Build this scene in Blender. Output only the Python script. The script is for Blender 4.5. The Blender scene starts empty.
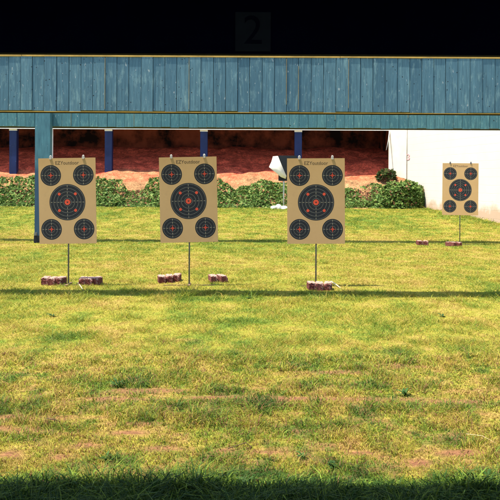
import bpy, bmesh, math, random
import numpy as np
from mathutils import Vector, Matrix
random.seed(7); rng = np.random.default_rng(11)
S = bpy.context.scene
COL = S.collection
PI = math.pi

# ------------------------------------------------------------------ camera model
H0, F, ROLL = 1.15, 800.0, math.radians(0.30)
CR, SR = math.cos(ROLL), math.sin(ROLL)
def at(px, py, d):
    """photo pixel (500x500) at distance d in front of the camera -> world point"""
    u, v = px - 250.0, 178.0 - py
    return Vector(((u*CR - v*SR)*d/F, d, H0 + (u*SR + v*CR)*d/F))

# ------------------------------------------------------------------ noise
def vnoise(x, y, seed=0):
    xi = np.floor(x).astype(np.int64); yi = np.floor(y).astype(np.int64)
    fx = x - xi; fy = y - yi
    fx = fx*fx*(3-2*fx); fy = fy*fy*(3-2*fy)
    def h(a, b):
        n = (a*374761393 + b*668265263 + seed*974711) & 0x7fffffff
        n = ((n ^ (n >> 13))*1274126177) & 0x7fffffff
        n = n ^ (n >> 16)
        return (n & 0xffff)/65535.0
    return (h(xi, yi)*(1-fx)+h(xi+1, yi)*fx)*(1-fy) + (h(xi, yi+1)*(1-fx)+h(xi+1, yi+1)*fx)*fy
def fbm(x, y, o=4, seed=0):
    s = 0; a = .5; t = 0
    for i in range(o):
        s = s + a*vnoise(x*2**i+13.7*i, y*2**i-7.1*i, seed+i); t += a; a *= .55
    return s/t
def sstep(a, b, x):
    t = np.clip((x-a)/(b-a), 0, 1); return t*t*(3-2*t)

# ------------------------------------------------------------------ object helpers
def tag(o, label=None, cat=None, group=None, kind=None):
    if label: o['label'] = label
    if cat: o['category'] = cat
    if group: o['group'] = group
    if kind: o['kind'] = kind
    return o
def empty(name, loc=(0, 0, 0), rz=0):
    o = bpy.data.objects.new(name, None); COL.objects.link(o)
    o.location = loc; o.rotation_euler = (0, 0, rz); o.empty_display_size = .1
    return o
def link(name, me, parent=None, loc=None):
    o = bpy.data.objects.new(name, me); COL.objects.link(o)
    if parent: o.parent = parent
    if loc is not None: o.location = loc
    return o
class MB:
    def __init__(s): s.bm = bmesh.new()
    def box(s, x0, x1, y0, y1, z0, z1, mi=0, M=None):
        vs = [s.bm.verts.new((x, y, z)) for x in (x0, x1) for y in (y0, y1) for z in (z0, z1)]
        if M is not None:
            for v in vs: v.co = M @ v.co
        for q in ((0,1,3,2),(4,6,7,5),(0,4,5,1),(2,3,7,6),(0,2,6,4),(1,5,7,3)):
            f = s.bm.faces.new([vs[i] for i in q]); f.material_index = mi
        return vs
    def tube(s, pts, r, n=8, mi=0, cap=True):
        pts = [Vector(p) for p in pts]
        rs = r if isinstance(r, (list, tuple)) else [r]*len(pts)
        rings = []
        for i, p in enumerate(pts):
            t = (pts[min(i+1, len(pts)-1)] - pts[max(i-1, 0)]).normalized()
            a = t.orthogonal().normalized(); b = t.cross(a)
            if rings and i:
                a = (pa - t*pa.dot(t)).normalized(); b = t.cross(a)
            pa = a
            rings.append([s.bm.verts.new(p + (a*math.cos(2*PI*k/n)+b*math.sin(2*PI*k/n))*rs[i]) for k in range(n)])
        for A, B in zip(rings, rings[1:]):
            for k in range(n):
                f = s.bm.faces.new((A[k], A[(k+1) % n], B[(k+1) % n], B[k])); f.material_index = mi; f.smooth = True
        if cap:
            for R_ in (rings[0][::-1], rings[-1]):
                f = s.bm.faces.new(R_); f.material_index = mi
    def disc(s, cx, cz, r, y, mi, n=48):                       # faces -Y
        vs = [s.bm.verts.new((cx+r*math.cos(2*PI*k/n), y, cz+r*math.sin(2*PI*k/n))) for k in range(n)]
        f = s.bm.faces.new(vs); f.material_index = mi
    def ring(s, cx, cz, r, w, y, mi, n=64):
        A = [s.bm.verts.new((cx+(r-w/2)*math.cos(2*PI*k/n), y, cz+(r-w/2)*math.sin(2*PI*k/n))) for k in range(n)]
        B = [s.bm.verts.new((cx+(r+w/2)*math.cos(2*PI*k/n), y, cz+(r+w/2)*math.sin(2*PI*k/n))) for k in range(n)]
        for k in range(n):
            f = s.bm.faces.new((A[k], A[(k+1) % n], B[(k+1) % n], B[k])); f.material_index = mi
    def rect(s, x0, x1, z0, z1, y, mi):
        f = s.bm.faces.new([s.bm.verts.new(p) for p in ((x0,y,z0),(x1,y,z0),(x1,y,z1),(x0,y,z1))]); f.material_index = mi
    def build(s, name, mats, parent=None, loc=None, bevel=0):
        bm = s.bm
        if bevel:
            bmesh.ops.bevel(bm, geom=list(bm.edges), offset=bevel, segments=2, affect='EDGES', clamp_overlap=True)
        bmesh.ops.recalc_face_normals(bm, faces=bm.faces)
        me = bpy.data.meshes.new(name); bm.to_mesh(me); bm.free()
        for m in (mats if isinstance(mats, (list, tuple)) else [mats]): me.materials.append(m)
        return link(name, me, parent, loc)
def mesh_np(name, V, loops, nper, cols=None, mat=None, mi=None):
    """fast mesh: V (n,3), loops flat vertex indices, nper = vertex count of each polygon"""
    me = bpy.data.meshes.new(name)
    me.vertices.add(len(V)); me.vertices.foreach_set('co', np.asarray(V, np.float32).ravel())
    me.loops.add(len(loops)); me.loops.foreach_set('vertex_index', np.asarray(loops, np.int32))
    me.polygons.add(len(nper))
    st = np.concatenate([[0], np.cumsum(nper)[:-1]]).astype(np.int32)
    me.polygons.foreach_set('loop_start', st)
    me.update(calc_edges=True)
    if cols is not None:
        a = me.color_attributes.new('Col', 'FLOAT_COLOR', 'POINT')
        c = np.ones((len(V), 4), np.float32); c[:, :3] = cols
        a.data.foreach_set('color', c.ravel())
    if mat: me.materials.append(mat)
    me.validate()
    return me

# ------------------------------------------------------------------ materials
class NT:
    def __init__(s, name, rough=.8, spec=.25):
        s.m = bpy.data.materials.new(name); s.m.use_nodes = True
        s.t = s.m.node_tree; s.p = s.t.nodes['Principled BSDF']
        s.p.inputs['Roughness'].default_value = rough
        s.p.inputs['Specular IOR Level'].default_value = spec
        s._c = None
    def n(s, typ, **kw):
        nd = s.t.nodes.new(typ)
        for k, v in kw.items():
            if k in nd.inputs: nd.inputs[k].default_value = v
            else: setattr(nd, k, v)
        return nd
    def l(s, a, b): s.t.links.new(a, b)
    def coords(s, scale=(1, 1, 1), src='Object'):
        if not s._c: s._c = s.n('ShaderNodeTexCoord')
        mp = s.n('ShaderNodeMapping'); mp.inputs['Scale'].default_value = scale
        s.l(s._c.outputs[src], mp.inputs['Vector']); return mp.outputs['Vector']
    def noise(s, scale, detail=4, rough=.6, stretch=(1, 1, 1)):
        nd = s.n('ShaderNodeTexNoise', Scale=scale, Detail=detail, Roughness=rough)
        s.l(s.coords(stretch), nd.inputs['Vector']); return nd.outputs['Fac']
    def ramp(s, fac, stops, interp='LINEAR'):
        r = s.n('ShaderNodeValToRGB'); r.color_ramp.interpolation = interp
        e = r.color_ramp.elements
        while len(e) < len(stops): e.new(.5)
        for i, (p, c) in enumerate(stops):
            e[i].position = p; e[i].color = (c if len(c) == 4 else (*c, 1)) if not isinstance(c, (int, float)) else (c, c, c, 1)
        s.l(fac, r.inputs['Fac']); return r.outputs['Color']
    def mix(s, fac, a, b, mode='MIX'):
        m = s.n('ShaderNodeMix', data_type='RGBA', blend_type=mode)
        for sock, v in ((m.inputs['Factor'], fac), (m.inputs['A'], a), (m.inputs['B'], b)):
            pass
        ins = [i for i in m.inputs if i.enabled]
        for sock, v in zip(ins, (fac, a, b)):
            if hasattr(v, 'is_output'): s.l(v, sock)
            elif isinstance(v, (int, float)): sock.default_value = v
            else: sock.default_value = (*v, 1)
        return [o for o in m.outputs if o.enabled][0]
    def color(s, v):
        if hasattr(v, 'is_output'): s.l(v, s.p.inputs['Base Color'])
        else: s.p.inputs['Base Color'].default_value = (*v, 1)
        return s
    def bump(s, h, strength=.4, dist=.01):
        b = s.n('ShaderNodeBump', Strength=strength, Distance=dist)
        s.l(h, b.inputs['Height']); s.l(b.outputs['Normal'], s.p.inputs['Normal']); return s
    def island(s):
        return s.n('ShaderNodeNewGeometry').outputs['Random Per Island']

def simple(name, c, rough=.7, var=.25, scale=8, bump=.2, dist=.004, spec=.25):
    t = NT(name, rough, spec)
    f = t.noise(scale, 5, .65)
    d = tuple(x*(1-var) for x in c); b = tuple(min(1, x*(1+var)) for x in c)
    t.color(t.ramp(f, [(.3, d), (.7, b)]))
    if bump: t.bump(t.noise(scale*4, 4, .6), bump, dist)
    return t.m

def plank_mat(name, c1, c2, c3, hole_r=.0042, hole_scale=24, hole_amt=.42):
    """weathered painted planks: each board its own tone, vertical grain, scuffs, bullet holes"""
    t = NT(name, .62, .3)
    isl = t.island()
    base = t.ramp(isl, [(0, c1), (.45, c2), (1, c3)])
    grain = t.noise(7, 6, .7, (9, 1, .45))
    base = t.mix(t.ramp(grain, [(.35, .85), (.68, 0)]), base, tuple(x*.52 for x in c1))
    big = t.noise(.55, 3, .5)
    base = t.mix(t.ramp(big, [(.4, 0), (.7, .45)]), base, (c2[0]*.55, c2[1]*.66, c2[2]*.78))
    pale = t.noise(5, 5, .7, (5, 1, 1.1))
    base = t.mix(t.ramp(pale, [(.53, 0), (.72, .6)]), base, (c3[0]*1.9, c3[1]*1.5, c3[2]*1.25))
    chip = t.noise(26, 3, .6, (1.6, 1, .7))
    base = t.mix(t.ramp(chip, [(.66, 0), (.70, .7)]), base, (.42, .45, .42))
    # holes
    v = t.n('ShaderNodeTexVoronoi', Scale=hole_scale)
    t.l(t.coords((1, .02, 1)), v.inputs['Vector'])
    near = t.ramp(v.outputs['Distance'], [(hole_r*hole_scale, 1), (hole_r*hole_scale*1.5, 0)])
    sel = t.ramp(v.outputs['Color'], [(hole_amt, 0), (hole_amt+.02, 1)])
    cl = t.ramp(t.noise(1.3, 2, .5), [(.42, 0), (.55, 1)])
    hm = t.mix(1.0, near, sel, 'MULTIPLY'); hm = t.mix(1.0, hm, cl, 'MULTIPLY')
    base = t.mix(hm, base, (.008, .01, .012))
    t.color(base); t.bump(grain, .35, .006)
    return t.m

M = {}
M['blue'] = plank_mat('blue_plank_paint', (.075, .165, .205), (.108, .220, .260), (.145, .275, .305))
M['teal'] = plank_mat('teal_plank_paint', (.060, .175, .205), (.080, .215, .245), (.105, .255, .27), .010, 9, .7)
M['gold'] = simple('ochre_trim', (.50, .30, .07), .7, .3, 6)
M['seamlight'] = simple('seam_light_tan', (.33, .25, .12), .8, .3, 12)  # colour of the strips that imitate sunlight between planks
M['darkwood'] = simple('dark_board', (.035, .03, .028), .9, .4, 5)
M['black'] = simple('black_paint', (.006, .0065, .035), .9, .2, 5, spec=.05)
M['plate'] = simple('charcoal_plate', (.045, .055, .085), .85, .15, 9, spec=.05)
M['numeral'] = simple('black_numeral', (.012, .014, .04), .9, .1, 9, spec=.03)
M['white'] = simple('white_trim', (.78, .77, .72), .6, .08, 6)
t = NT('navy_post_paint', .5, .3)
M_c = t.ramp(t.noise(4, 4, .6, (1, 1, .4)), [(.3, (.005, .012, .055)), (.7, (.010, .024, .105))])
pe = t.ramp(t.noise(38, 3, .6), [(.70, 0), (.74, .6)])
t.color(t.mix(pe, M_c, (.45, .45, .45))); t.bump(t.noise(30), .2, .003); M['navy'] = t.m
t = NT('teal_post_paint', .6, .3)
c = t.ramp(t.noise(6, 5, .65, (6, 6, .6)), [(.3, (.035, .10, .135)), (.7, (.075, .20, .24))])
pe = t.ramp(t.noise(30, 3, .6, (1, 1, .5)), [(.67, 0), (.71, .7)])
sz = t.n('ShaderNodeSeparateXYZ'); t.l(t.coords(), sz.inputs[0])
hz_ = t.n('ShaderNodeMath', operation='MULTIPLY'); t.l(sz.outputs['Z'], hz_.inputs[0]); hz_.inputs[1].default_value = .4
c = t.mix(t.ramp(hz_.outputs[0], [(.50, .85), (.56, 0)]), c, (.022, .052, .105))       # lower part painted navy
t.color(t.mix(pe, c, (.35, .38, .36))); t.bump(t.noise(30), .2, .003); M['tealpost'] = t.m
M['foot'] = simple('post_shoe', (.012, .013, .018), .7, .3, 14)
# white rendered wall
t = NT('white_wall_paint', .8, .15)
br = t.n('ShaderNodeTexBrick', Scale=1.0); br.inputs['Brick Width'].default_value = .42; br.inputs['Row Height'].default_value = .2
br.inputs['Mortar Size'].default_value = .008; br.inputs['Mortar Smooth'].default_value = .6
br.inputs['Color1'].default_value = (1, 1, 1, 1); br.inputs['Color2'].default_value = (1, 1, 1, 1); br.inputs['Mortar'].default_value = (0, 0, 0, 1)
sx = t.n('ShaderNodeSeparateXYZ'); t.l(t.coords(), sx.inputs[0])
cb = t.n('ShaderNodeCombineXYZ'); t.l(sx.outputs['X'], cb.inputs['X']); t.l(sx.outputs['Z'], cb.inputs['Y'])
t.l(cb.outputs[0], br.inputs['Vector'])
wc = t.mix(t.ramp(t.noise(1.2, 5, .6), [(.4, 0), (.8, .3)]), (.60, .575, .505), (.52, .46, .37))
wc = t.mix(t.ramp(br.outputs['Color'], [(0, .32), (1, 0)]), wc, (.55, .5, .44))
rise = t.n('ShaderNodeMath', operation='ADD'); t.l(sx.outputs['Z'], rise.inputs[0])
nn = t.n('ShaderNodeMath', operation='MULTIPLY'); t.l(t.noise(2.5, 4, .7), nn.inputs[0]); nn.inputs[1].default_value = -.7
t.l(nn.outputs[0], rise.inputs[1])
wc = t.mix(t.ramp(rise.outputs[0], [(0, .75), (.22, 0)]), wc, (.46, .27, .15))     # earth splashed on the wall foot
t.color(wc); t.bump(br.outputs['Color'], .25, .006); M['wall'] = t.m
M['pier'] = simple('cream_wall_paint', (.78, .69, .54), .85, .12, 2.5)
M['pink'] = simple('faded_red_paint', (.75, .36, .36), .8, .25, 25, 0)
M['pipe'] = simple('grey_pipe', (.50, .45, .38), .6, .2, 9)
# target board and prints
t = NT('tan_cardboard', .85, .15)
cc = t.ramp(t.noise(3, 4, .6), [(.3, (.53, .325, .140)), (.7, (.59, .375, .170))])
cc = t.mix(t.ramp(t.n('ShaderNodeObjectInfo').outputs['Random'], [(0, 0), (1, .35)]), cc, (.44, .30, .16))
cc = t.mix(t.ramp(t.noise(7, 5, .7), [(.55, 0), (.75, .35)]), cc, (.36, .24, .12))
cc = t.mix(t.ramp(t.noise(90, 2, .6, (1, 1, 4)), [(.5, 0), (.8, .25)]), cc, (.40, .25, .11))
t.color(cc); t.bump(t.noise(40, 3, .5, (3, 1, .3)), .12, .002); M['card'] = t.m
M['ink'] = simple('black_ink', (.016, .018, .022), .7, .25, 30, 0)
M['inkline'] = simple('grey_print_line', (.17, .165, .14), .8, .2, 30, 0)
M['tick'] = simple('pale_print_tick', (.40, .34, .22), .8, .2, 30, 0)
M['red'] = simple('red_print', (.62, .075, .035), .7, .15, 30, 0)
M['lettering'] = simple('brown_print', (.10, .065, .04), .8, .2, 30, 0)
M['steel'] = simple('weathered_steel', (.14, .14, .13), .5, .3, 20)
M['rust'] = simple('rusty_bar', (.16, .10, .06), .8, .3, 20)
M['clip'] = simple('pale_clip', (.50, .48, .44), .5, .1, 20)
M['darkclip'] = simple('dark_clip', (.10, .10, .12), .5, .1, 20)
# brick
t = NT('old_brick', .9, .15)
oi = t.n('ShaderNodeObjectInfo').outputs['Random']
bc = t.ramp(oi, [(0, (.13, .034, .028)), (.5, (.17, .048, .038)), (1, (.21, .07, .055))])
bc = t.mix(t.ramp(t.noise(35, 4, .7), [(.4, .6), (.7, 0)]), bc, (.09, .03, .027))
bc = t.mix(t.ramp(t.noise(14, 4, .7), [(.58, 0), (.68, .55)]), bc, (.5, .42, .36))
t.color(bc); t.bump(t.noise(60, 4, .7), .6, .004); M['brick'] = t.m
t = NT('lit_mortar_crust', .95, .1)  # mortar residue on brick tops, with their sunlit paleness put into the colour
bc = t.ramp(t.noise(20, 5, .7), [(.34, (.26, .11, .08)), (.48, (.38, .22, .165)), (.62, (.46, .35, .28))])
t.color(bc); t.bump(t.noise(50, 4, .7), .7, .005); M['mortar_lit'] = t.m
# earth
def colmat(name, rough=.95, nscale=30, amt=.5, bump=.6, dist=.02):
    t = NT(name, rough, .1)
    a = t.n('ShaderNodeAttribute', attribute_name='Col')
    n1 = t.noise(nscale, 6, .7); n2 = t.noise(nscale*4, 3, .6)
    k = t.ramp(n1, [(.3, 1-amt), (.7, 1+amt)])
    k2 = t.ramp(n2, [(.3, 1-amt*.6), (.7, 1+amt*.6)])
    c = t.mix(1.0, a.outputs['Color'], k, 'MULTIPLY'); c = t.mix(1.0, c, k2, 'MULTIPLY')
    t.color(c); t.bump(n1, bump, dist); return t.m
M['soil'] = colmat('turf_soil', nscale=28, amt=.45)
M['earth'] = colmat('red_earth', nscale=5, amt=.5, bump=.8, dist=.08)
def leafmat(name, trans=.3, rough=.6, spec=.25):
    t = NT(name, rough, spec)
    a = t.n('ShaderNodeAttribute', attribute_name='Col')
    t.color(a.outputs['Color'])
    tr = t.n('ShaderNodeBsdfTranslucent'); t.l(a.outputs['Color'], tr.inputs['Color'])
    mx = t.n('ShaderNodeMixShader'); mx.inputs[0].default_value = trans
    t.l(t.p.outputs[0], mx.inputs[1]); t.l(tr.outputs[0], mx.inputs[2])
    t.l(mx.outputs[0], t.t.nodes['Material Output'].inputs['Surface']); return t.m
M['grass'] = leafmat('grass_blades', .35, .6, .15)
M['leaf'] = leafmat('leaves', .25, .6, .12)
M['stem'] = simple('brown_stem', (.10, .065, .04), .9, .3, 20)
M['straw'] = simple('dry_straw', (.60, .50, .30), .8, .2, 30)
M['paper'] = simple('white_sheet', (.80, .74, .62), .7, .08, 6)
M['stone'] = simple('pale_stone', (.74, .71, .66), .9, .15, 12, .5, .01)
t = NT('back_wall_earth_stain', .95, .1)
c = t.ramp(t.noise(.9, 5, .65), [(.42, (.02, .010, .008)), (.56, (.27, .055, .026)), (.75, (.45, .095, .045))])
t.color(c); t.bump(t.noise(8), .4, .02); M['backwall'] = t.m

# ------------------------------------------------------------------ ground heights
def gh(x, d):
    x = np.asarray(x, float); d = np.asarray(d, float)
    h = .27*sstep(14.8, 23.6, d) + .012*(fbm(x*.9, d*.9, 3, 5)-.5)*sstep(2, 5, d)
    return h
def berm_h(x, d):
    x = np.asarray(x, float); d = np.asarray(d, float)
    b = np.interp(d, [23.2, 23.5, 24.0, 24.6, 25.2, 25.8, 27, 28.4, 30], [.12, .27, .47, .80, 1.12, 1.33, 1.72, 2.1, 2.3])
    return b + (.34*(fbm(x*.7, d*.9, 4, 21)-.5) + .10*(fbm(x*3, d*3, 3, 9)-.5))*sstep(23.6, 24.6, d)
def Z(x, d): return float(gh(np.array([x]), np.array([d]))[0])

# turf look: greenness, dryness and bareness as fields on the ground
GP = [(115,386,48,6),(262,404,40,7),(345,384,36,5),(430,408,36,6),(250,322,30,4),(118,462,22,7),(238,470,26,8),(335,466,10,5),
      (360,468,22,8),(60,430,30,5),(180,412,26,5),(450,440,28,6),(20,440,22,6),(300,432,30,5),(205,300,40,3),(385,352,30,3),(480,405,30,5),(60,340,30,4),(395,468,16,6)]
BP = [(330,399,150,3.0),(110,400,50,2.2),(450,401,50,3.2),(90,446,20,3.2),(170,449,32,3.8),(275,452,30,3.5),(12,456,16,5),(365,452,26,3.2),(468,452,40,4.5),
      (225,451,14,4),(420,462,18,5),(130,433,24,3),(60,458,14,4),(455,203,20,3)]
def fields(x, d):
    u = 250+F*x/d; y = 178+H0*F/d
    wob = (fbm(x*3, d*3, 4, 31)-.5)
    g = .75*(fbm(x*1.1+3, d*.45, 4, 1)-.5) + .9*(fbm(x*5, d*2.6, 4, 2)-.5)
    b = np.zeros_like(x)
    for cx, cy, rx, ry in GP:
        g = g + .55*np.exp(-((u-cx)/rx)**2-((y-cy)/ry)**2)
    for cx, cy, rx, ry in BP:
        b = np.maximum(b, np.exp(-(((u-cx)/rx)**2+((y-cy)/ry)**2)*1.1))
    b = b*(.75+1.6*(fbm(x*7, d*7, 4, 41)-.2))
    b = b + .9*sstep(.64, .78, fbm(x*1.8, d*5.5, 4, 51))*sstep(7.5, 4.4, d)
    # lush strip under the shelter's edge and under both baffles
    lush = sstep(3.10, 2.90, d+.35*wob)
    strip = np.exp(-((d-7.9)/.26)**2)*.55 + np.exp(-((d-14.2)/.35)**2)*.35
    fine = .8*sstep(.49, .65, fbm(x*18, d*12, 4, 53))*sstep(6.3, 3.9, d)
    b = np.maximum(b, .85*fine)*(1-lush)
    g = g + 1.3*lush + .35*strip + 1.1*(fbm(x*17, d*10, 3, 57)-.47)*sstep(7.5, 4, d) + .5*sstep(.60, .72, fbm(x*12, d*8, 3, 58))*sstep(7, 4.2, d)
    g = g + .10*sstep(15, 22, d)
    return np.clip(g, -1, 1.6), np.clip(b, 0, 1), lush
def lin(*a): return np.array(a)
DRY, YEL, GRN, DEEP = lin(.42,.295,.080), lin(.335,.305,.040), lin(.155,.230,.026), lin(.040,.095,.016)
BARE = lin(.180,.078,.042)
def turf_col(g, r):
    v = np.clip(g + r, -1, 1.5)[:, None]
    c = DRY + (YEL-DRY)*np.clip((v+.45)/.4, 0, 1)
    c = c + (GRN-c)*np.clip((v-.0)/.35, 0, 1)
    c = c + (DEEP-c)*np.clip((v-.35)/.6, 0, 1)
    return c

# ground sheet (one, to the horizon)
ds = [ -300, -60, -12, -4, 0, 1.5, 2.2]
d = 2.5
while d < 24: ds.append(d); d *= 1.0085
ds += [24.0, 25, 30, 40, 80, 300]
ds = np.array(ds)
xs = np.concatenate([[-300, -80, -30, -18, -13], np.arange(-10, 10.001, .045), [13, 18, 30, 80, 300]])
X, D = np.meshgrid(xs, ds)
xf, df = X.ravel(), D.ravel()
dz = np.where(df < 24.5, gh(xf, np.maximum(df, .5)), .27)
dz = np.where(df < 1.9, 0, dz)
dd = np.clip(df, 1.5, 60)
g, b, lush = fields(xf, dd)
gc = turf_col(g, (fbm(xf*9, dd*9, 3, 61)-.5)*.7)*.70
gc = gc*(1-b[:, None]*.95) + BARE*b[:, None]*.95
nx, ny = len(xs), len(ds)
ii = (np.arange(ny-1)[:, None]*nx + np.arange(nx-1)[None]).ravel()
lp = np.stack([ii, ii+1, ii+nx+1, ii+nx], 1).ravel()
me = mesh_np('ground', np.stack([xf, df, dz], 1), lp, np.full(len(ii), 4), gc, M['soil'])
me.polygons.foreach_set('use_smooth', np.ones(len(me.polygons), bool))
tag(link('ground', me), kind='structure')

# red earth bank
xs = np.arange(-12, 5.26, .09); ds = np.concatenate([np.arange(23.2, 27, .07), np.arange(27, 30.01, .15)])
X, D = np.meshgrid(xs, ds); xf, df = X.ravel(), D.ravel()
zf = berm_h(xf, df)
pale = sstep(26.1, 25.0, df + 1.6*(fbm(xf*1.3, df*1.6, 4, 71)-.5))[:, None]
spk = (fbm(xf*6, df*6, 3, 72)[:, None])
ec = lin(.68,.105,.052)*(.5+1.0*spk)*(1-pale) + lin(.28,.150,.070)*(.4+1.1*spk)*pale
nx, ny = len(xs), len(ds)
ii = (np.arange(ny-1)[:, None]*nx + np.arange(nx-1)[None]).ravel()
lp = np.stack([ii, ii+1, ii+nx+1, ii+nx], 1).ravel()
me = mesh_np('earth_bank', np.stack([xf, df, zf], 1), lp, np.full(len(ii), 4), ec, M['earth'])
me.polygons.foreach_set('use_smooth', np.ones(len(me.polygons), bool))
tag(link('earth_bank', me), kind='structure')

# ------------------------------------------------------------------ grass blades
def blades(N, d0, d1, lo, hi, w0, w1, segs, pw=.5, side=False):
    u = rng.random(N)
    d = (d0**pw + u*(d1**pw-d0**pw))**(1/pw)
    x = (rng.random(N)-.5)*d*.80
    if side: x = np.where(rng.random(N) < .5, -1, 1)*(d*.40 + 1.9*rng.random(N))
    wallx = 4.855+.15*(25.6-d) - .05
    k = x < wallx
    d, x = d[k], x[k]
    g, b, lush = fields(x, d)
    keep = rng.random(len(d)) > b*.93
    d, x, g, lush = d[keep], x[keep], g[keep], lush[keep]
    N = len(d)
    wallx = 4.855+.15*(25.6-d) - .05
    tuft = fbm(x*5, d*5, 2, 81)
    h = (lo+(hi-lo)*rng.random(N)**1.6)*(.35+2.2*tuft**2)*(1+.55*np.clip(g, -.5, 1))
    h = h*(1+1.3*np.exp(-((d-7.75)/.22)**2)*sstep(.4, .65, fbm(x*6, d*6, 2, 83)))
    foot = np.exp(-((wallx-x)/.35)**2)*(d > 12); h = h*(1+2.2*foot)
    z = gh(x, d)
    az = rng.random(N)*2*PI; lean = h*(.6+1.5*rng.random(N))
    w = (w0+(w1-w0)*rng.random(N))*d
    dirx, diry = np.cos(az), np.sin(az)
    fa = rng.random(N)*2*PI
    wx, wy = np.cos(fa)*w/2, np.sin(fa)*w/2
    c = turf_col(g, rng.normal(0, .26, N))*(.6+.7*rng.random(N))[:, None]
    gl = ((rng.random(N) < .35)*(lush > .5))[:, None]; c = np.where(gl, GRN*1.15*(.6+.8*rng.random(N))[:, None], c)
    br_ = (rng.random(N) < .21*sstep(6.5, 3.6, d)*(1-lush))[:, None]
    c = np.where(br_, lin(.20,.105,.048)*(.6+.8*rng.random(N))[:, None], c)
    B = np.stack([x, d, z-.004], 1)
    W = np.stack([wx, wy, 0*wx], 1)
    tip = np.stack([x+dirx*lean, d+diry*lean, z+h*.8], 1)
    if segs == 1:
        V = np.stack([B-W, B+W, tip], 1).reshape(-1, 3)
        lp = np.arange(3*N); npr = np.full(N, 3); cols = np.repeat(c, 3, 0)
    else:
        mid = np.stack([x+dirx*lean*.32, d+diry*lean*.32, z+h*.62], 1)
        V = np.stack([B-W, B+W, mid+W*.8, mid-W*.8, tip], 1).reshape(-1, 3)
        o = np.arange(N)[:, None]*5
        lp = np.concatenate([o+np.array([[0,1,2,3]]), o+np.array([[3,2,4]])], 1).ravel()
        npr = np.tile([4, 3], N); cols = np.repeat(c, 5, 0)
    return V, lp, npr, cols
parts = [blades(185000, 2.55, 5.2, .008, .031, .0006, .0013, 2),
         blades(700000, 5.2, 23.7, .008, .031, .0006, .0013, 1),
         blades(4000, 3.0, 9, .03, .055, .0006, .0010, 2),
         blades(18000, 2.5, 3.0, .018, .062, .001, .0022, 2),
         blades(105000, 2.55, 5.2, .008, .031, .0010, .0020, 2, side=True),
         blades(160000, 5.2, 23.7, .008, .031, .0010, .0020, 1, side=True),
         blades(16000, 2.5, 3.0, .018, .062, .0012, .0026, 2, side=True)]
off = 0; Vs, Ls, Ns, Cs = [], [], [], []
for V, lp, npr, c in parts:
    Vs.append(V); Ls.append(lp+off); Ns.append(npr); Cs.append(c); off += len(V)
me = mesh_np('lawn_grass', np.concatenate(Vs), np.concatenate(Ls), np.concatenate(Ns), np.concatenate(Cs), M['grass'])
tag(link('lawn_grass', me), 'short sun-dried grass covering the range floor', 'grass', kind='stuff')

# ------------------------------------------------------------------ leaves (bank cover, shrubs)
def leaf_mesh(name, P, size, cols, up=.55):
    """P (n,3) leaf centres; folded four-point leaves with random attitude"""
    N = len(P)
    nrm = rng.normal(0, .55, (N, 3)); nrm[:, 2] += up; nrm[:, 1] -= .45
    nrm /= np.linalg.norm(nrm, axis=1)[:, None]
    a = np.cross(nrm, rng.normal(0, 1, (N, 3))); a /= np.linalg.norm(a, axis=1)[:, None]
    b = np.cross(nrm, a)
    s = (size*(.4+1.15*rng.random(N)**1.3))[:, None]
    tip, base = P + a*s*.62, P - a*s*.5
    l, r = P + b*s*.36 + nrm*s*.12, P - b*s*.36 + nrm*s*.12
    V = np.stack([base, l, tip, r], 1).reshape(-1, 3)
    o = np.arange(N)[:, None]*4
    lp = np.concatenate([o+np.array([[0,1,2]]), o+np.array([[0,2,3]])], 1).ravel()
    return mesh_np(name, V, lp, np.full(2*N, 3), np.repeat(cols, 4, 0), M['leaf'])
def leaf_cols(N, dead):
    k = rng.random(N)[:, None]
    c = lin(.045,.100,.020)*(1-k) + lin(.165,.245,.055)*k
    y = (rng.random(N) < .10)[:, None]; c = np.where(y, lin(.26,.30,.08), c)
    dd = (rng.random(N) < dead)[:, None]
    return np.where(dd, lin(.22,.10,.05)*(.5+rng.random(N)[:, None]), c)
TOP = np.array([(-90,178),(-40,179),(0,179),(35,178),(60,178),(110,181),(121,184),(128,195),(143,195),(150,181),(165,178),(215,178),(222,182),(234,192),(250,190),(262,182),
                (285,186),(300,185),(340,188),(352,191),(364,188),(374,184),(382,186),(388,200)], float)
TOP[:, 1] -= 2.5
N = 30000
px = -90 + rng.random(N)*478
top = np.interp(px, TOP[:, 0], TOP[:, 1]) + 5*(fbm(px*.09, px*0, 3, 91)-.5)
tt = rng.random(N)
py = 209.5 + (top-209.5)*tt
dl = 23.45 + 1.05*tt**1.15 + .28*(fbm(px*.07, tt*4, 3, 92)-.5) + .10*rng.random(N)
x = (px-250)*dl/F; z = H0 + (178-py)*dl/F + (px-250)*SR*dl/F
clump = fbm(x*2.6, tt*3.2, 3, 93)
edge = sstep(1.0, .8, tt)
thin = np.exp(-((px-364)/11)**2-((py-191)/8)**2) + .6*np.exp(-((px-136)/14)**2-((py-196)/6)**2)
keep = (rng.random(N) < .35+1.1*sstep(.30, .55, clump)) & (rng.random(N) > .75*thin)
P = np.stack([x, dl, np.maximum(z, berm_h(x, dl)+.01)], 1)[keep]
cols = leaf_cols(len(P), .05)
th = thin[keep]
dm = (rng.random(len(P)) < th*.6)[:, None]
cols = np.where(dm, lin(.20,.085,.05), cols)
me = leaf_mesh('ground_cover', P, .085, cols)
tag(link('ground_cover', me), 'leafy green creeper covering the foot of the red earth bank', 'ground cover', kind='stuff')

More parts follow.
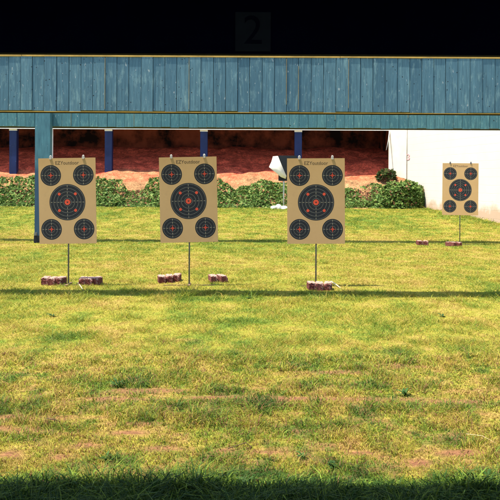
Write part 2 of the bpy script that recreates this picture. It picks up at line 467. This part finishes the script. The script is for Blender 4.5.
def shrub(name, label, loc, rx, ry, hz, n, dead, lsize=.085, dark=1.0, parts_group=None):
    root = empty(name, loc)
    th = rng.random(n)*2*PI; ph = np.arccos(rng.random(n)*1.0)
    rr = .78 + .26*rng.random(n)**.6
    lump = 1 + .30*(fbm(np.cos(th)*2+5, ph*2.2+np.sin(th)*2, 3, 95)-.5)
    P = np.stack([rx*rr*lump*np.cos(th)*np.sin(ph)**.7, ry*rr*lump*np.sin(th)*np.sin(ph)**.7, hz*rr*lump*np.cos(ph)**.75+.02], 1)
    o = link('foliage', leaf_mesh('foliage', P, lsize, leaf_cols(n, dead)*dark), root)
    mb = MB()
    for k in range(7):
        a = 2*PI*k/7+.3
        mb.tube([(0.08*math.cos(a), .08*math.sin(a), -.05), (rx*.35*math.cos(a), ry*.35*math.sin(a), hz*.45), (rx*.7*math.cos(a), ry*.7*math.sin(a), hz*.72)], [.022, .015, .006], 6)
    mb.build('stem', M['stem'], root)
    tag(root, label, 'shrub', parts_group)
    return root
d_ = 23.75
shrub('leafy_shrub', 'rounded green shrub at the end of the creeper beside the white wall', ((402.5-250)*d_/F, d_, .22), .70, .44, .80, 5600, .07)
d_ = 25.2
shrub('dark_shrub', 'small dark shrub growing under the roof corner by the white pier', ((387-250)*d_/F, d_, 1.08), .30, .25, .34, 420, .15, .10, .35)

# ------------------------------------------------------------------ shooting shelter (camera stands in it)
sh = empty('shooting_shelter', (0, 0, 0))
tag(sh, 'black shooting shelter with a black header board across the top of the view', 'shelter')
HD = 2.71
hb = at(250, 54.0, HD).z
m = MB(); m.box(-4, 4, HD, HD+.04, hb, 2.12); m.build('header_board', M['black'], sh)
m = MB(); m.box(-4.2, 4.2, -3.4, HD+.045, 2.12, 2.20); m.build('roof', M['black'], sh)
for sx_ in (-1, 1):
    m = MB(); m.box(sx_*4.0-.04, sx_*4.0+.04, -3.2, HD-.003, 0, 2.117); m.build('side_wall', M['black'], sh)  # unseen side walls, added to keep sky light off the near grass
m = MB(); m.box(-3.95, 3.95, -3.24, -3.2, 0, 1.55); m.build('back_wall', M['black'], sh)  # unseen, added to block sky light; kept low so some reaches the header
def text_mesh(body, size, mat, name, extrude=.001):
    cu = bpy.data.curves.new(name, 'FONT'); cu.body = body; cu.size = size; cu.align_x = 'CENTER'; cu.align_y = 'CENTER'; cu.extrude = extrude
    cu.resolution_u = 6
    o = bpy.data.objects.new(name, cu); COL.objects.link(o)
    bpy.context.view_layer.update()
    me = bpy.data.meshes.new_from_object(o.evaluated_get(bpy.context.evaluated_depsgraph_get()))
    bpy.data.objects.remove(o); bpy.data.curves.remove(cu)
    me.transform(Matrix.Rotation(PI/2, 4, 'X'))
    me.materials.clear(); me.materials.append(mat); me.name = name
    return me
p = at(253, 32, HD)
lane = empty('lane_sign', (p.x, HD, p.z - .07))
m = MB(); m.box(-.060, .060, -.008, -.001, .004, .136); m.build('plate', M['plate'], lane, bevel=.001)
me = text_mesh('2', .15, M['numeral'], 'numeral')
me.transform(Matrix.Scale(.92, 4)); link('numeral', me, lane, (0, -.0105, .070))
tag(lane, 'dark square lane number sign reading 2 on the black header', 'sign')

# ------------------------------------------------------------------ overhead plank baffles
def baffle(name, label, x0, x1, yf, depth, z0, z1, bw, mat, posts, topmat, top_h, bot, lightseams, postw=.2, prz=0):
    root = empty(name, ((x0+x1)/2, yf, 0)); ox = (x0+x1)/2
    R_ = random.Random(hash(name) % 99 if False else len(name))
    m = MB(); x = x0
    while x < x1-.01:
        w = bw*(.96+.08*R_.random())
        w = min(w, x1-x)
        y = R_.uniform(-.004, .004)
        m.box(x-ox+.0022, x-ox+w-.0022, y, .022, z0+R_.uniform(-.006, .006), z1)
        if R_.random() < lightseams:      # tan strip standing in for sunlight leaking through the joint
            za = z0+.02 if R_.random() < .6 else z0+R_.random()*.3*(z1-z0)
            zb = z1-.01 if R_.random() < .7 else z1-R_.random()*.3*(z1-z0)
            m.box(x-ox-.0016, x-ox+.0016, -.006, .018, za, zb, 1)
        x += w
    m.build('plank_panel', [mat, M['seamlight']], root)
    m = MB(); m.box(x0-ox+.01, x1-ox-.01, .0225, .05, z0+.02, z1-.01)
    m.box(x0-ox, x1-ox, depth-.025, depth, z0, z1)
    m.build('inner_panel', M['darkwood'], root)
    m = MB(); m.box(x0-ox+.01, x1-ox-.01, .0505, depth-.0255, z0+.012, z0+.03); m.build('soffit', M['darkwood'], root)
    m = MB()
    n = 4; L = (x1-x0)/n
    for k in range(n):                    # the cap is nailed on in lengths that never line up quite
        m.box(x0-ox+k*L+.002, x0-ox+(k+1)*L-.002, -.0048, depth+.02, z1+.001*k, z1+top_h+.002*((k*7) % 3))
    m.build('top_cap', topmat, root)
    if bot:
        m = MB()
        for k in range(5):
            L = (x1-x0)/5
            m.box(x0-ox+k*L+.003, x0-ox+(k+1)*L-.003, -.003, .020, z0-bot-.001*((k*5) % 3), z0-.0065)
        m.build('bottom_trim', M['gold'], root)
    for pxx, pz in posts:
        m = MB(); m.box(pxx-ox-postw/2, pxx-ox+postw/2, -postw*.62, -.0075, .12, pz); po = m.build('post', M['tealpost'], root, bevel=.006)
        m = MB(); m.box(pxx-ox-postw/2-.008, pxx-ox+postw/2+.008, -postw*.62-.008, .001, -.05, .13); m.build('post_shoe', M['foot'], po)
        m = MB(); m.tube([(pxx-ox-postw*.42, -postw*.62-.02, .15), (pxx-ox-postw*.42, -postw*.62+.01, .15)], .018, 10)
        m.box(pxx-ox-postw*.42-.025, pxx-ox-postw*.42+.025, -postw*.62-.006, -postw*.62+.01, .13, .19); m.build('bracket', M['steel'], po)
    tag(root, label, 'baffle')
    root.rotation_euler = (0, 0, prz)
    return root
YN = 7.60
z0 = at(250, 111.6, YN).z; z1 = at(250, 57.6, YN).z
baffle('overhead_baffle', 'nearer overhead baffle of tall blue planks under an ochre cap', -5.2, 6.9, YN, .31, z0, z1, 12.15*YN/F, M['blue'],
       [(-4.9, z1), (5.6, z1)], M['gold'], 3.6*YN/F, .0105, .22)
YF = 14.05
z0 = at(250, 127.6, YF).z; z1 = z0+.70
pxx = at(44.7, 200, YF).x
baffle('overhead_baffle', 'farther overhead baffle of teal planks carried on a square post', -8.6, 6.6, YF, .45, z0, z1, 9.1*YF/F, M['teal'],
       [(pxx, z0+.32), (-8.3, z0+.3)], M['gold'], .05, 0, .12, 15.2*YF/F)

# ------------------------------------------------------------------ roofed bullet trap over the earth bank
YR = 25.6
rs_ = empty('backstop_shed', (0, YR, 0))
tag(rs_, 'open shed on dark blue posts roofing the red earth bank', 'shed')
fz = at(250, 130.0, YR).z
m = MB(); m.box(-12, 4.48, -.05, .02, fz, fz+.30); m.build('fascia_board', M['white'], rs_)
m = MB(); m.box(-12.2, 4.93, -.08, 4.7, fz+.905, fz+1.0); m.build('roof', M['darkwood'], rs_)
m = MB(); m.box(-12.1, 4.9, 4.3, 4.4, 1.5, fz+.90); m.build('back_wall', M['backwall'], rs_)
m = MB(); m.box(-12.1, -12.0, 0.1, 4.29, .3, fz+.90); m.build('side_wall', M['darkwood'], rs_)
for pc in (-81, 14, 109, 204, 298):
    x = at(pc, 150, YR+.15).x
    m = MB(); w = 7.3*YR/F/2
    m.box(x-w, x+w, .03, .03+2*w, .9, fz+.90)
    po = m.build('post', M['navy'], rs_, bevel=.008)
    m = MB(); m.box(x-w-.006, x+w+.006, .022, .09, fz-.055, fz-.002); m.build('lit_post_top', M['white'], po)  # white block put in for the sunlit top of the post
x = at(51.3, 140, YR).x
m = MB(); m.box(x-.055, x+.055, -.04, .03, .9, fz-.002); m.build('white_upright', M['white'], rs_).name = 'narrow_post'  # narrow white upright below the fascia
# pale batten hanging from the roof corner
a_, b_ = at(389.6, 130.5, YR-.10), at(386.3, 150, YR-.25)
m = MB(); dv = (b_-a_)
m.tube([(0, 0, 0), tuple(dv*.5+Vector((.015, 0, 0))), tuple(dv)], [.022, .018, .012], 4)
o = m.build('loose_batten', M['clip'], None, a_); tag(o, 'thin pale batten hanging down from the shed roof beside the white pier', 'batten')

# ------------------------------------------------------------------ white wall on the right
ww = empty('white_wall', (4.855, YR, 0)); ang = math.atan2(-1, .15)
tag(ww, 'long white painted block wall along the right of the range', 'wall')
L = 24.0
m = MB(); m.box(0, L, -.0, .2, -.1, 3.4); wl = m.build('wall', M['wall'], ww); wl.rotation_euler = (0, 0, ang); 
bm = bmesh.new()                       # splayed end of the wall
ring_ = [(.072, -.50), (-.425, -.10), (-.425, .0), (-.004, .35)]
lo_ = [bm.verts.new((x, y, .3)) for x, y in ring_]; hi_ = [bm.verts.new((x, y, 3.4)) for x, y in ring_]
for k in range(4): bm.faces.new((lo_[k], lo_[(k+1) % 4], hi_[(k+1) % 4], hi_[k]))
bm.faces.new(lo_); bm.faces.new(hi_); bmesh.ops.recalc_face_normals(bm, faces=bm.faces)
me = bpy.data.meshes.new('pier'); bm.to_mesh(me); bm.free(); me.materials.append(M['pier']); link('pier', me, ww)
m = MB(); m.box(-.06, .26, .36, 4.6, .3, 3.4); m.build('return_wall', M['backwall'], ww)
m = MB(); m.tube([(.060, -.503, 1.0), (.060, -.503, 3.35)], .011, 8); m.build('pipe', M['pipe'], ww)
m = MB(); m.box(-.02, L, -.02, .24, 3.402, 3.46); cp = m.build('coping', M['pier'], ww); cp.rotation_euler = (0, 0, ang)
# faded numeral on the wall near its far end
me = text_mesh('3', .27, M['pink'], 'painted_numeral', .002)
# distance along wall for pixel 409
def wall_t(px):
    k = (px-250)/F       # x = k*d on the ray ; wall: x=4.855+.15*(25.6-d)
    d = (4.855+.15*YR)/(k+.15); return d
dw = wall_t(408.5); tw = (YR-dw)*math.sqrt(1+.15**2)
pn = at(408.5, 157.3, dw)
nm = link('painted_numeral', me, ww)
nm.rotation_euler = (0, 0, ang); nm.scale = (2.6, 1, 1)
nm.location = Vector((pn.x-4.855, pn.y-YR, pn.z)) + Vector((-math.cos(math.atan(.15)), -math.sin(math.atan(.15)), 0))*.006

# ------------------------------------------------------------------ targets
LETTER = text_mesh('EZYoutdoor', .058, M['lettering'], 'printed_lettering', .0001)
xsv = [v.co.x for v in LETTER.vertices]; wtxt = max(xsv)-min(xsv)
LETTER.transform(Matrix.Diagonal((.25/wtxt, 1, .9, 1)))
BW, BH = .61, .905
def bull_mesh(r, big):
    m = MB()
    m.disc(0, 0, r, 0, 0, 64)
    n = 5 if big else 3
    for k in range(1, n+1):
        m.ring(0, 0, r*(k/(n+.55)) + (r*.04 if big else .02*r), .0032 if big else .0026, -.00008, 1)
    w = .0016
    for sgn in (-1, 1):
        m.rect(min(sgn*r*.2, sgn*r*.96), max(sgn*r*.2, sgn*r*.96), -w/2, w/2, -.00016, 1)
        m.rect(-w/2, w/2, min(sgn*r*.2, sgn*r*.96), max(sgn*r*.2, sgn*r*.96), -.00024, 1)
        for k in range(1, n+1):
            q = sgn*r*(k-.3)/(n+.3)
            if abs(q) < r*.22: continue
            m.rect(q-.005, q+.005, -.0028, .0028, -.00032, 2); m.rect(-.0028, .0028, q-.005, q+.005, -.0004, 2)
    if big:
        m.disc(0, 0, .030, -.00048, 3, 32); m.disc(0, 0, .008, -.00056, 4, 16)
        for a in (45, 135, 225, 315):
            m.disc(.087*math.sqrt(2)*math.cos(math.radians(a))*.99, .087*math.sqrt(2)*math.sin(math.radians(a)), .0155, -.00048, 3, 20)
    else:
        m.disc(0, 0, .0125, -.00048, 3, 24)
        m.rect(-.03, .03, -.0022, .0022, -.00056, 3); m.rect(-.0022, .0022, -.03, .03, -.00064, 3)
        m.disc(0, 0, .004, -.00072, 4, 12)
    bm = m.bm
    for f in bm.faces:
        f.normal_update()
        if f.normal.y > 0: f.normal_flip()
    me = bpy.data.meshes.new('bullseye'); bm.to_mesh(me); bm.free()
    for k in ('ink', 'inkline', 'tick', 'red', 'ink'): me.materials.append(M[k])
    return me
BIG, SMALL = bull_mesh(.192, True), bull_mesh(.110, False)
bm_ = MB(); bm_.box(-BW/2, BW/2, -.003, .003, -BH, 0)
def make_target():
    root = empty('target_stand')
    m = MB(); m.box(-BW/2, BW/2, -.003, .003, 0, BH)
    bo = m.build('board', M['card'], root)
    for (x, z, me) in ((-.174, BH-.182, SMALL), (.174, BH-.182, SMALL), (0, BH-.467, BIG), (-.174, BH-.752, SMALL), (.174, BH-.752, SMALL)):
        link('bullseye', me, bo, (x, -.0032, z))
    link('printed_lettering', LETTER, bo, (.0, -.0034, BH-.052))
    m = MB(); m.tube([(0, .018, -.5), (0, .018, .3), (0, .018, .82)], .0085, 10); m.build('pole', M['steel'], root)
    m = MB(); m.tube([(-.24, .018, .86), (.24, .018, .86)], .009, 8)
    m.tube([(-.175, .018, .86), (-.175, .018, .925)], .008, 8); m.tube([(.175, .018, .86), (.175, .018, .925)], .008, 8)
    m.tube([(0, .018, .80), (0, .018, .86)], .009, 8); m.build('crossbar', M['steel'], root)
    for sx_ in (-.175, .175):
        m = MB(); m.box(sx_-.012, sx_+.012, -.010, .028, BH-.012, BH+.010)
        m.tube([(sx_-.009, -.004, BH+.010), (sx_-.008, .002, BH+.020), (sx_-.003, .006, BH+.028), (sx_+.003, .006, BH+.028), (sx_+.008, .002, BH+.020), (sx_+.009, -.004, BH+.010)], .0035, 6)
        m.build('clip', M['clip'], root)
    return root
proto = make_target()
def copy_tree(o, parent=None):
    c = o.copy(); COL.objects.link(c)
    if parent: c.parent = parent
    for ch in o.children: copy_tree(ch, c)
    return c
TG = 'paper targets clipped to thin steel stands'
tinfo = [(68.6, 158.0, 94.6, 1.5, 287.0, 'leftmost tan target board with five black bullseyes, in front of the square blue post'),
         (189.8, 157.0, 94.2, 1.7, 283.5, 'tan target board tilted slightly left, between bricks on both sides, second from left'),
         (316.6, 158.3, 94.4, .8, 286.5, 'tan target board whose pole stands right behind one row of bricks'),
         (460.3, 163.2, 57.4, .0, 242.0, 'small distant tan target board standing alone in front of the white wall')]
troots = []
for i, (px, pyt, s, rot, foot, lab) in enumerate(tinfo):
    d = F/s
    o = proto if i == 0 else copy_tree(proto)
    tp = at(px, pyt, d)
    g0 = Z(tp.x, d)
    bz = tp.z - BH
    o.location = (tp.x, d, g0)
    o.rotation_euler = (0, 0, math.radians((-2.5, 2, -1, -9)[i]))
    tag(o, lab, 'target', TG)
    dz = bz - g0
    for ch in o.children:
        if ch.name.split('.')[0] == 'pole':
            ch.data = ch.data.copy()
            for v in ch.data.vertices:
                if v.co.z < 0: v.co.z = -dz-.12       # driven into the turf
            ch.location = (0, 0, dz)
            ch.rotation_euler = (0, 0, 0)
        else:
            ch.rotation_euler = (0, -math.radians(rot-.3), 0)
            ch.location = (0, 0, dz)
            if i == 3 and ch.name.split('.')[0] == 'clip':
                ch.data = ch.data.copy(); ch.data.materials[0] = M['darkclip']
    troots.append(o)
# flat foot bar on the turf
for i, o in enumerate(troots):
    if i in (0, 1):
        m = MB(); m.box(-.27, .27, .010, .022, .003, .009); m.box(-.012, .012, -.10, .14, .0125, .019)
    else:
        m = MB(); m.box(-.16, .16, .010, .022, .003, .009); m.box(-.012, .012, -.10, .14, .0125, .019)
    m.build('foot_bar', M['rust'], o)

# ------------------------------------------------------------------ bricks
def brick_mesh(seed, w=.077, l=.185, h=.080):
    R_ = random.Random(seed)
    bm = bmesh.new(); bmesh.ops.create_cube(bm, size=1)
    for v in bm.verts: v.co = Vector((v.co.x*w, v.co.y*l, (v.co.z+.5)*h))
    bmesh.ops.bevel(bm, geom=list(bm.edges), offset=.006, segments=2, affect='EDGES')
    bmesh.ops.subdivide_edges(bm, edges=[e for e in bm.edges if e.calc_length() > .03], cuts=5, use_grid_fill=True)
    for v in bm.verts:
        v.co += Vector((R_.gauss(0, .0010), R_.gauss(0, .0014), R_.gauss(0, .0013) if v.co.z > .01 else 0))
    # a chipped corner
    c = Vector((R_.choice((-1, 1))*w/2, -l/2, h))
    for v in bm.verts:
        q = (v.co-c).length
        if q < .03: v.co += (Vector((0, 0, h*.4))-v.co)*.22*(1-q/.03)
    for f in bm.faces:
        f.normal_update(); f.material_index = 1 if (f.normal.z > .7 and f.calc_center_median().z > h*.8) else 0
    me = bpy.data.meshes.new('brick'); bm.to_mesh(me); bm.free()
    me.materials.append(M['brick']); me.materials.append(M['mortar_lit'])
    return me
BM_ = [brick_mesh(k) for k in range(5)]
BG = 'bricks weighing down the target stands'
def brick(px, py, rz, label, k, dd_=None, dz=0):
    d = H0*F/(py-178) if dd_ is None else dd_
    p = at(px, py, d)
    o = link('brick', BM_[k % 5])
    o.location = (p.x, d+.09, Z(p.x, d)-.004+dz); o.rotation_euler = (0, 0, math.radians(rz))
    tag(o, label, 'brick', BG); return o
T = ['leftmost target', 'second target', 'third target', 'small far target']
nm3 = ['left brick', 'middle brick', 'right brick']
for k, (px, py, rz) in enumerate([(44.2, 286.3, 3), (51.5, 286.8, -2), (58.8, 286.5, -5)]):
    brick(px, py, rz, nm3[k]+' in the row of three lying left of the leftmost target\'s pole', k)
for k, (px, py, rz) in enumerate([(81.6, 286.6, 4), (88.5, 286.7, 1), (95.4, 286.3, -4)]):
    brick(px, py, rz, nm3[k]+' in the row of three lying right of the leftmost target\'s pole', k+2)
for k, (px, py, rz) in enumerate([(160.8, 284.2, 12), (168.4, 283.4, 8), (176.2, 282.3, -3)]):
    brick(px, py, rz, nm3[k]+' in the staggered row of three left of the second target\'s pole', k+1)
for k, (px, py, rz) in enumerate([(212.6, 283.2, 14), (221.2, 283.0, 26)]):
    brick(px, py, rz, ('left', 'right')[k]+' brick of the crooked pair lying right of the second target\'s pole', k+3)
for k, (px, py, rz) in enumerate([(312.2, 290.3, 5), (320.2, 290.6, -2), (328.8, 290.4, -8)]):
    brick(px, py, rz, nm3[k]+' in the row of three directly in front of the third target\'s pole', k)
for k, (px, py, rz) in enumerate([(420.6, 244.6, 4), (426.9, 244.8, -8)]):
    brick(px, py, rz, ('left', 'right')[k]+' brick of the loose pair standing away to the left of the small far target', k+4)
for k, (px, py, rz) in enumerate([(452.2, 245.6, 40), (457.6, 245.6, 42)]):
    brick(px, py, rz, ('left', 'right')[k]+' brick of the pair at the foot of the small far target\'s pole', k+1, dz=-.006)

# ------------------------------------------------------------------ the ruined far target by the bank
d = 23.25
p0 = at(282, 209, d)
bt = empty('broken_target', (p0.x, d, Z(p0.x, d)))
tag(bt, 'black broken target board with a torn white sheet, on a thin pale pole', 'target')
def loc(px, py, dy=0): 
    q = at(px, py, d+dy) ; return q - bt.location
m = MB(); A, B = loc(283.6, 211, .02), loc(284, 165, .02)
m.tube([A, (A+B)/2, B], .020, 8); m.build('pole', M['clip'], bt)
A, B = loc(278.5, 155.5), loc(297, 181)
m = MB(); m.box(A.x, B.x, -.012, -.004, B.z, A.z); m.build('board', M['ink'], bt)
pts = [(273, 156.4), (277.9, 156.0), (282.2, 166.3), (286.4, 176.0), (285.6, 178.8), (281, 177.0), (275, 172.0), (269, 167), (271.6, 161.5)]
dep = [-.02, -.02, -.03, -.04, -.05, -.10, -.16, -.20, -.10]
bm = bmesh.new()
vs = [bm.verts.new(loc(px, py, dy)) for (px, py), dy in zip(pts, dep)]
cv = bm.verts.new(loc(277.5, 168.5, -.10))
for k in range(len(vs)): bm.faces.new((vs[k], vs[(k+1) % len(vs)], cv))
bmesh.ops.recalc_face_normals(bm, faces=bm.faces)
bmesh.ops.solidify(bm, geom=list(bm.faces), thickness=.006)
for f in bm.faces: f.smooth = True
me = bpy.data.meshes.new('torn_sheet'); bm.to_mesh(me); bm.free(); me.materials.append(M['paper'])
link('torn_sheet', me, bt)
for k, (px, w, h, lab) in enumerate([(274.0, .10, .09, 'low white stone on the left'), (278.6, .09, .13, 'tallest white stone in the middle'), (284.5, .11, .10, 'wide white stone on the right')]):
    p = at(px, 211, 23.0)
    bm = bmesh.new(); bmesh.ops.create_icosphere(bm, subdivisions=3, radius=1)
    R_ = random.Random(k+3)
    ax = [Vector((R_.gauss(0, 1), R_.gauss(0, 1), R_.gauss(0, 1))).normalized() for _ in range(9)]
    for v in bm.verts:
        for a in ax:
            q = v.co.dot(a)
            if q > .72: v.co -= a*(q-.72)
        v.co = Vector((v.co.x*w*1.2, v.co.y*w, max(-.02, v.co.z*h)))
    me = bpy.data.meshes.new('stone'); bm.to_mesh(me); bm.free(); me.materials.append(M['stone'])
    o = link('stone', me, None, (p.x, 23.0, Z(p.x, 23.0)+.01))
    tag(o, lab+' of the three at the foot of the broken target', 'stone', 'white stones by the broken target')

# ------------------------------------------------------------------ weeds, twigs on the turf
def weed(px, py, label, n, ln, wd, pale=0, spread=.5):
    d = H0*F/(py-178); p = at(px, py, d)
    V, lp, npr, C = [], [], [], []
    for k in range(n):
        a = 2*PI*k/n + rng.random()*.7; L_ = ln*(.6+.7*rng.random()); up = .35+.65*rng.random()
        dirv = np.array([math.cos(a), math.sin(a), 0]); side = np.array([-math.sin(a), math.cos(a), 0])
        q = [(0, .12), (.25, .7), (.55, 1), (.8, .75), (1, .04)]
        o = len(V)
        for s, w in q:
            c = dirv*L_*s*spread*(1+.4*s) + np.array([0, 0, L_*up*(s-.55*s*s)*1.5])
            V.append(c-side*wd*w/2+np.array([0, 0, .003*w])); V.append(c+side*wd*w/2)
        for j in range(len(q)-1):
            lp += [o+2*j, o+2*j+1, o+2*j+3, o+2*j+2]; npr.append(4)
        col = lin(.035,.085,.018)*(.7+.8*rng.random())*(1-pale) + lin(.22,.25,.10)*pale
        C += [col]*(2*len(q))
    me = mesh_np('weed', np.array(V), lp, npr, np.array(C), M['leaf'])
    o = link('weed', me, None, (p.x, d, Z(p.x, d)-.003))
    tag(o, label, 'weed', 'weeds growing in the dry turf')
weed(245, 486, 'low broad-leaved weed with a pale leaf at the edge of the shelter shadow', 12, .055, .016, .10)
weed(334, 468, 'dark leafy weed rosette standing in dry turf right of centre', 16, .05, .012, 0, .45)
weed(107, 461, 'dark spiky weed on the dry turf left of the largest bare patch', 14, .045, .008, 0, .6)
weed(303, 458, 'thin dark weed beside the reddish bare patch near the centre', 12, .045, .007, 0, .45)
weed(118, 388, 'tiny dark weed in the green patch in the left middle lawn', 10, .06, .012, 0, .6)
weed(405, 395, 'dark tuft at the end of the bare strip on the right', 16, .06, .010, 0, .5)
weed(53, 318, 'small dark weed in the lawn below the leftmost target', 10, .04, .014, 0, .9)
weed(443, 316, 'small dark weed in the lawn far right of the third target', 9, .035, .014, 0, .9)
weed(249, 299, 'small spiky weed on the grass just below the baffle shadow', 9, .035, .014, 0, .9)
weed(488, 478, 'leafy weed at the right edge of the turf by the shelter shadow', 14, .055, .010, 0, .6)
def twig(pts, r, label, name='twig', mat='straw', cat='twig'):
    P = []
    for px, py, dz in pts:
        d = H0*F/(py-178); q = at(px, py, d); P.append(Vector((q.x, d, Z(q.x, d)+dz)))
    o0 = P[0].copy(); m = MB(); m.tube([q-o0 for q in P], [r*(1-.5*i/len(P)) for i in range(len(P))], 6)
    o = m.build(name, M[mat], None, o0); tag(o, label, cat, 'dry stalks lying on the turf'); return o
twig([(466, 437, .02), (482, 440, .025), (497, 445, .012)], .0011, 'long pale straw stalk lying at the right side of the lawn')
twig([(78, 285, .012), (81, 289, .014), (84, 293, .008)], .006, 'pale stick lying across the shadow strip by the leftmost target')
twig([(331, 284, .03), (336, 286, .02), (340.5, 288.5, .008)], .008, 'pale stick slanting down to the grass right of the third target\'s bricks')
twig([(47, 424, .02), (55, 427, .03), (60, 425, .01)], .003, 'short dark-tipped twig on the left lawn', mat='stem')
twig([(228, 451, .012), (246, 447, .02), (252, 449, .008)], .0025, 'bent brown twig beside the bare red patch', mat='stem')

# ------------------------------------------------------------------ light, sky, camera, view
SUN = Vector((-.34, -.085, .93)).normalized()
w = bpy.data.worlds.new('World'); S.world = w; w.use_nodes = True
nt = w.node_tree; bg = nt.nodes['Background']
sky = nt.nodes.new('ShaderNodeTexSky'); sky.sky_type = 'NISHITA'; sky.sun_disc = False
sky.sun_elevation = math.asin(SUN.z); sky.sun_rotation = math.atan2(SUN.x, SUN.y)
nt.links.new(sky.outputs[0], bg.inputs[0]); bg.inputs[1].default_value = .14
ld = bpy.data.lights.new('sun', 'SUN'); ld.energy = 4.3; ld.angle = math.radians(.5); ld.color = (1, .93, .80)
lo = bpy.data.objects.new('sun', ld); COL.objects.link(lo); lo.location = (0, 0, 30)
lo.rotation_euler = SUN.to_track_quat('Z', 'Y').to_euler()
cd = bpy.data.cameras.new('camera'); cam = bpy.data.objects.new('camera', cd); COL.objects.link(cam)
cd.sensor_width = 36; cd.lens = 36*F/500; cd.shift_y = -72/500; cd.clip_start = .05; cd.clip_end = 2000
cam.matrix_world = Matrix(((CR, -SR, 0, 0), (0, 0, -1, 0), (SR, CR, 0, H0), (0, 0, 0, 1)))
S.camera = cam
S.render.engine = 'CYCLES'
S.view_settings.view_transform = 'Standard'; S.view_settings.look = 'None'
S.view_settings.gamma = 1; S.view_settings.use_curve_mapping = False
S.view_settings.exposure = 1.4
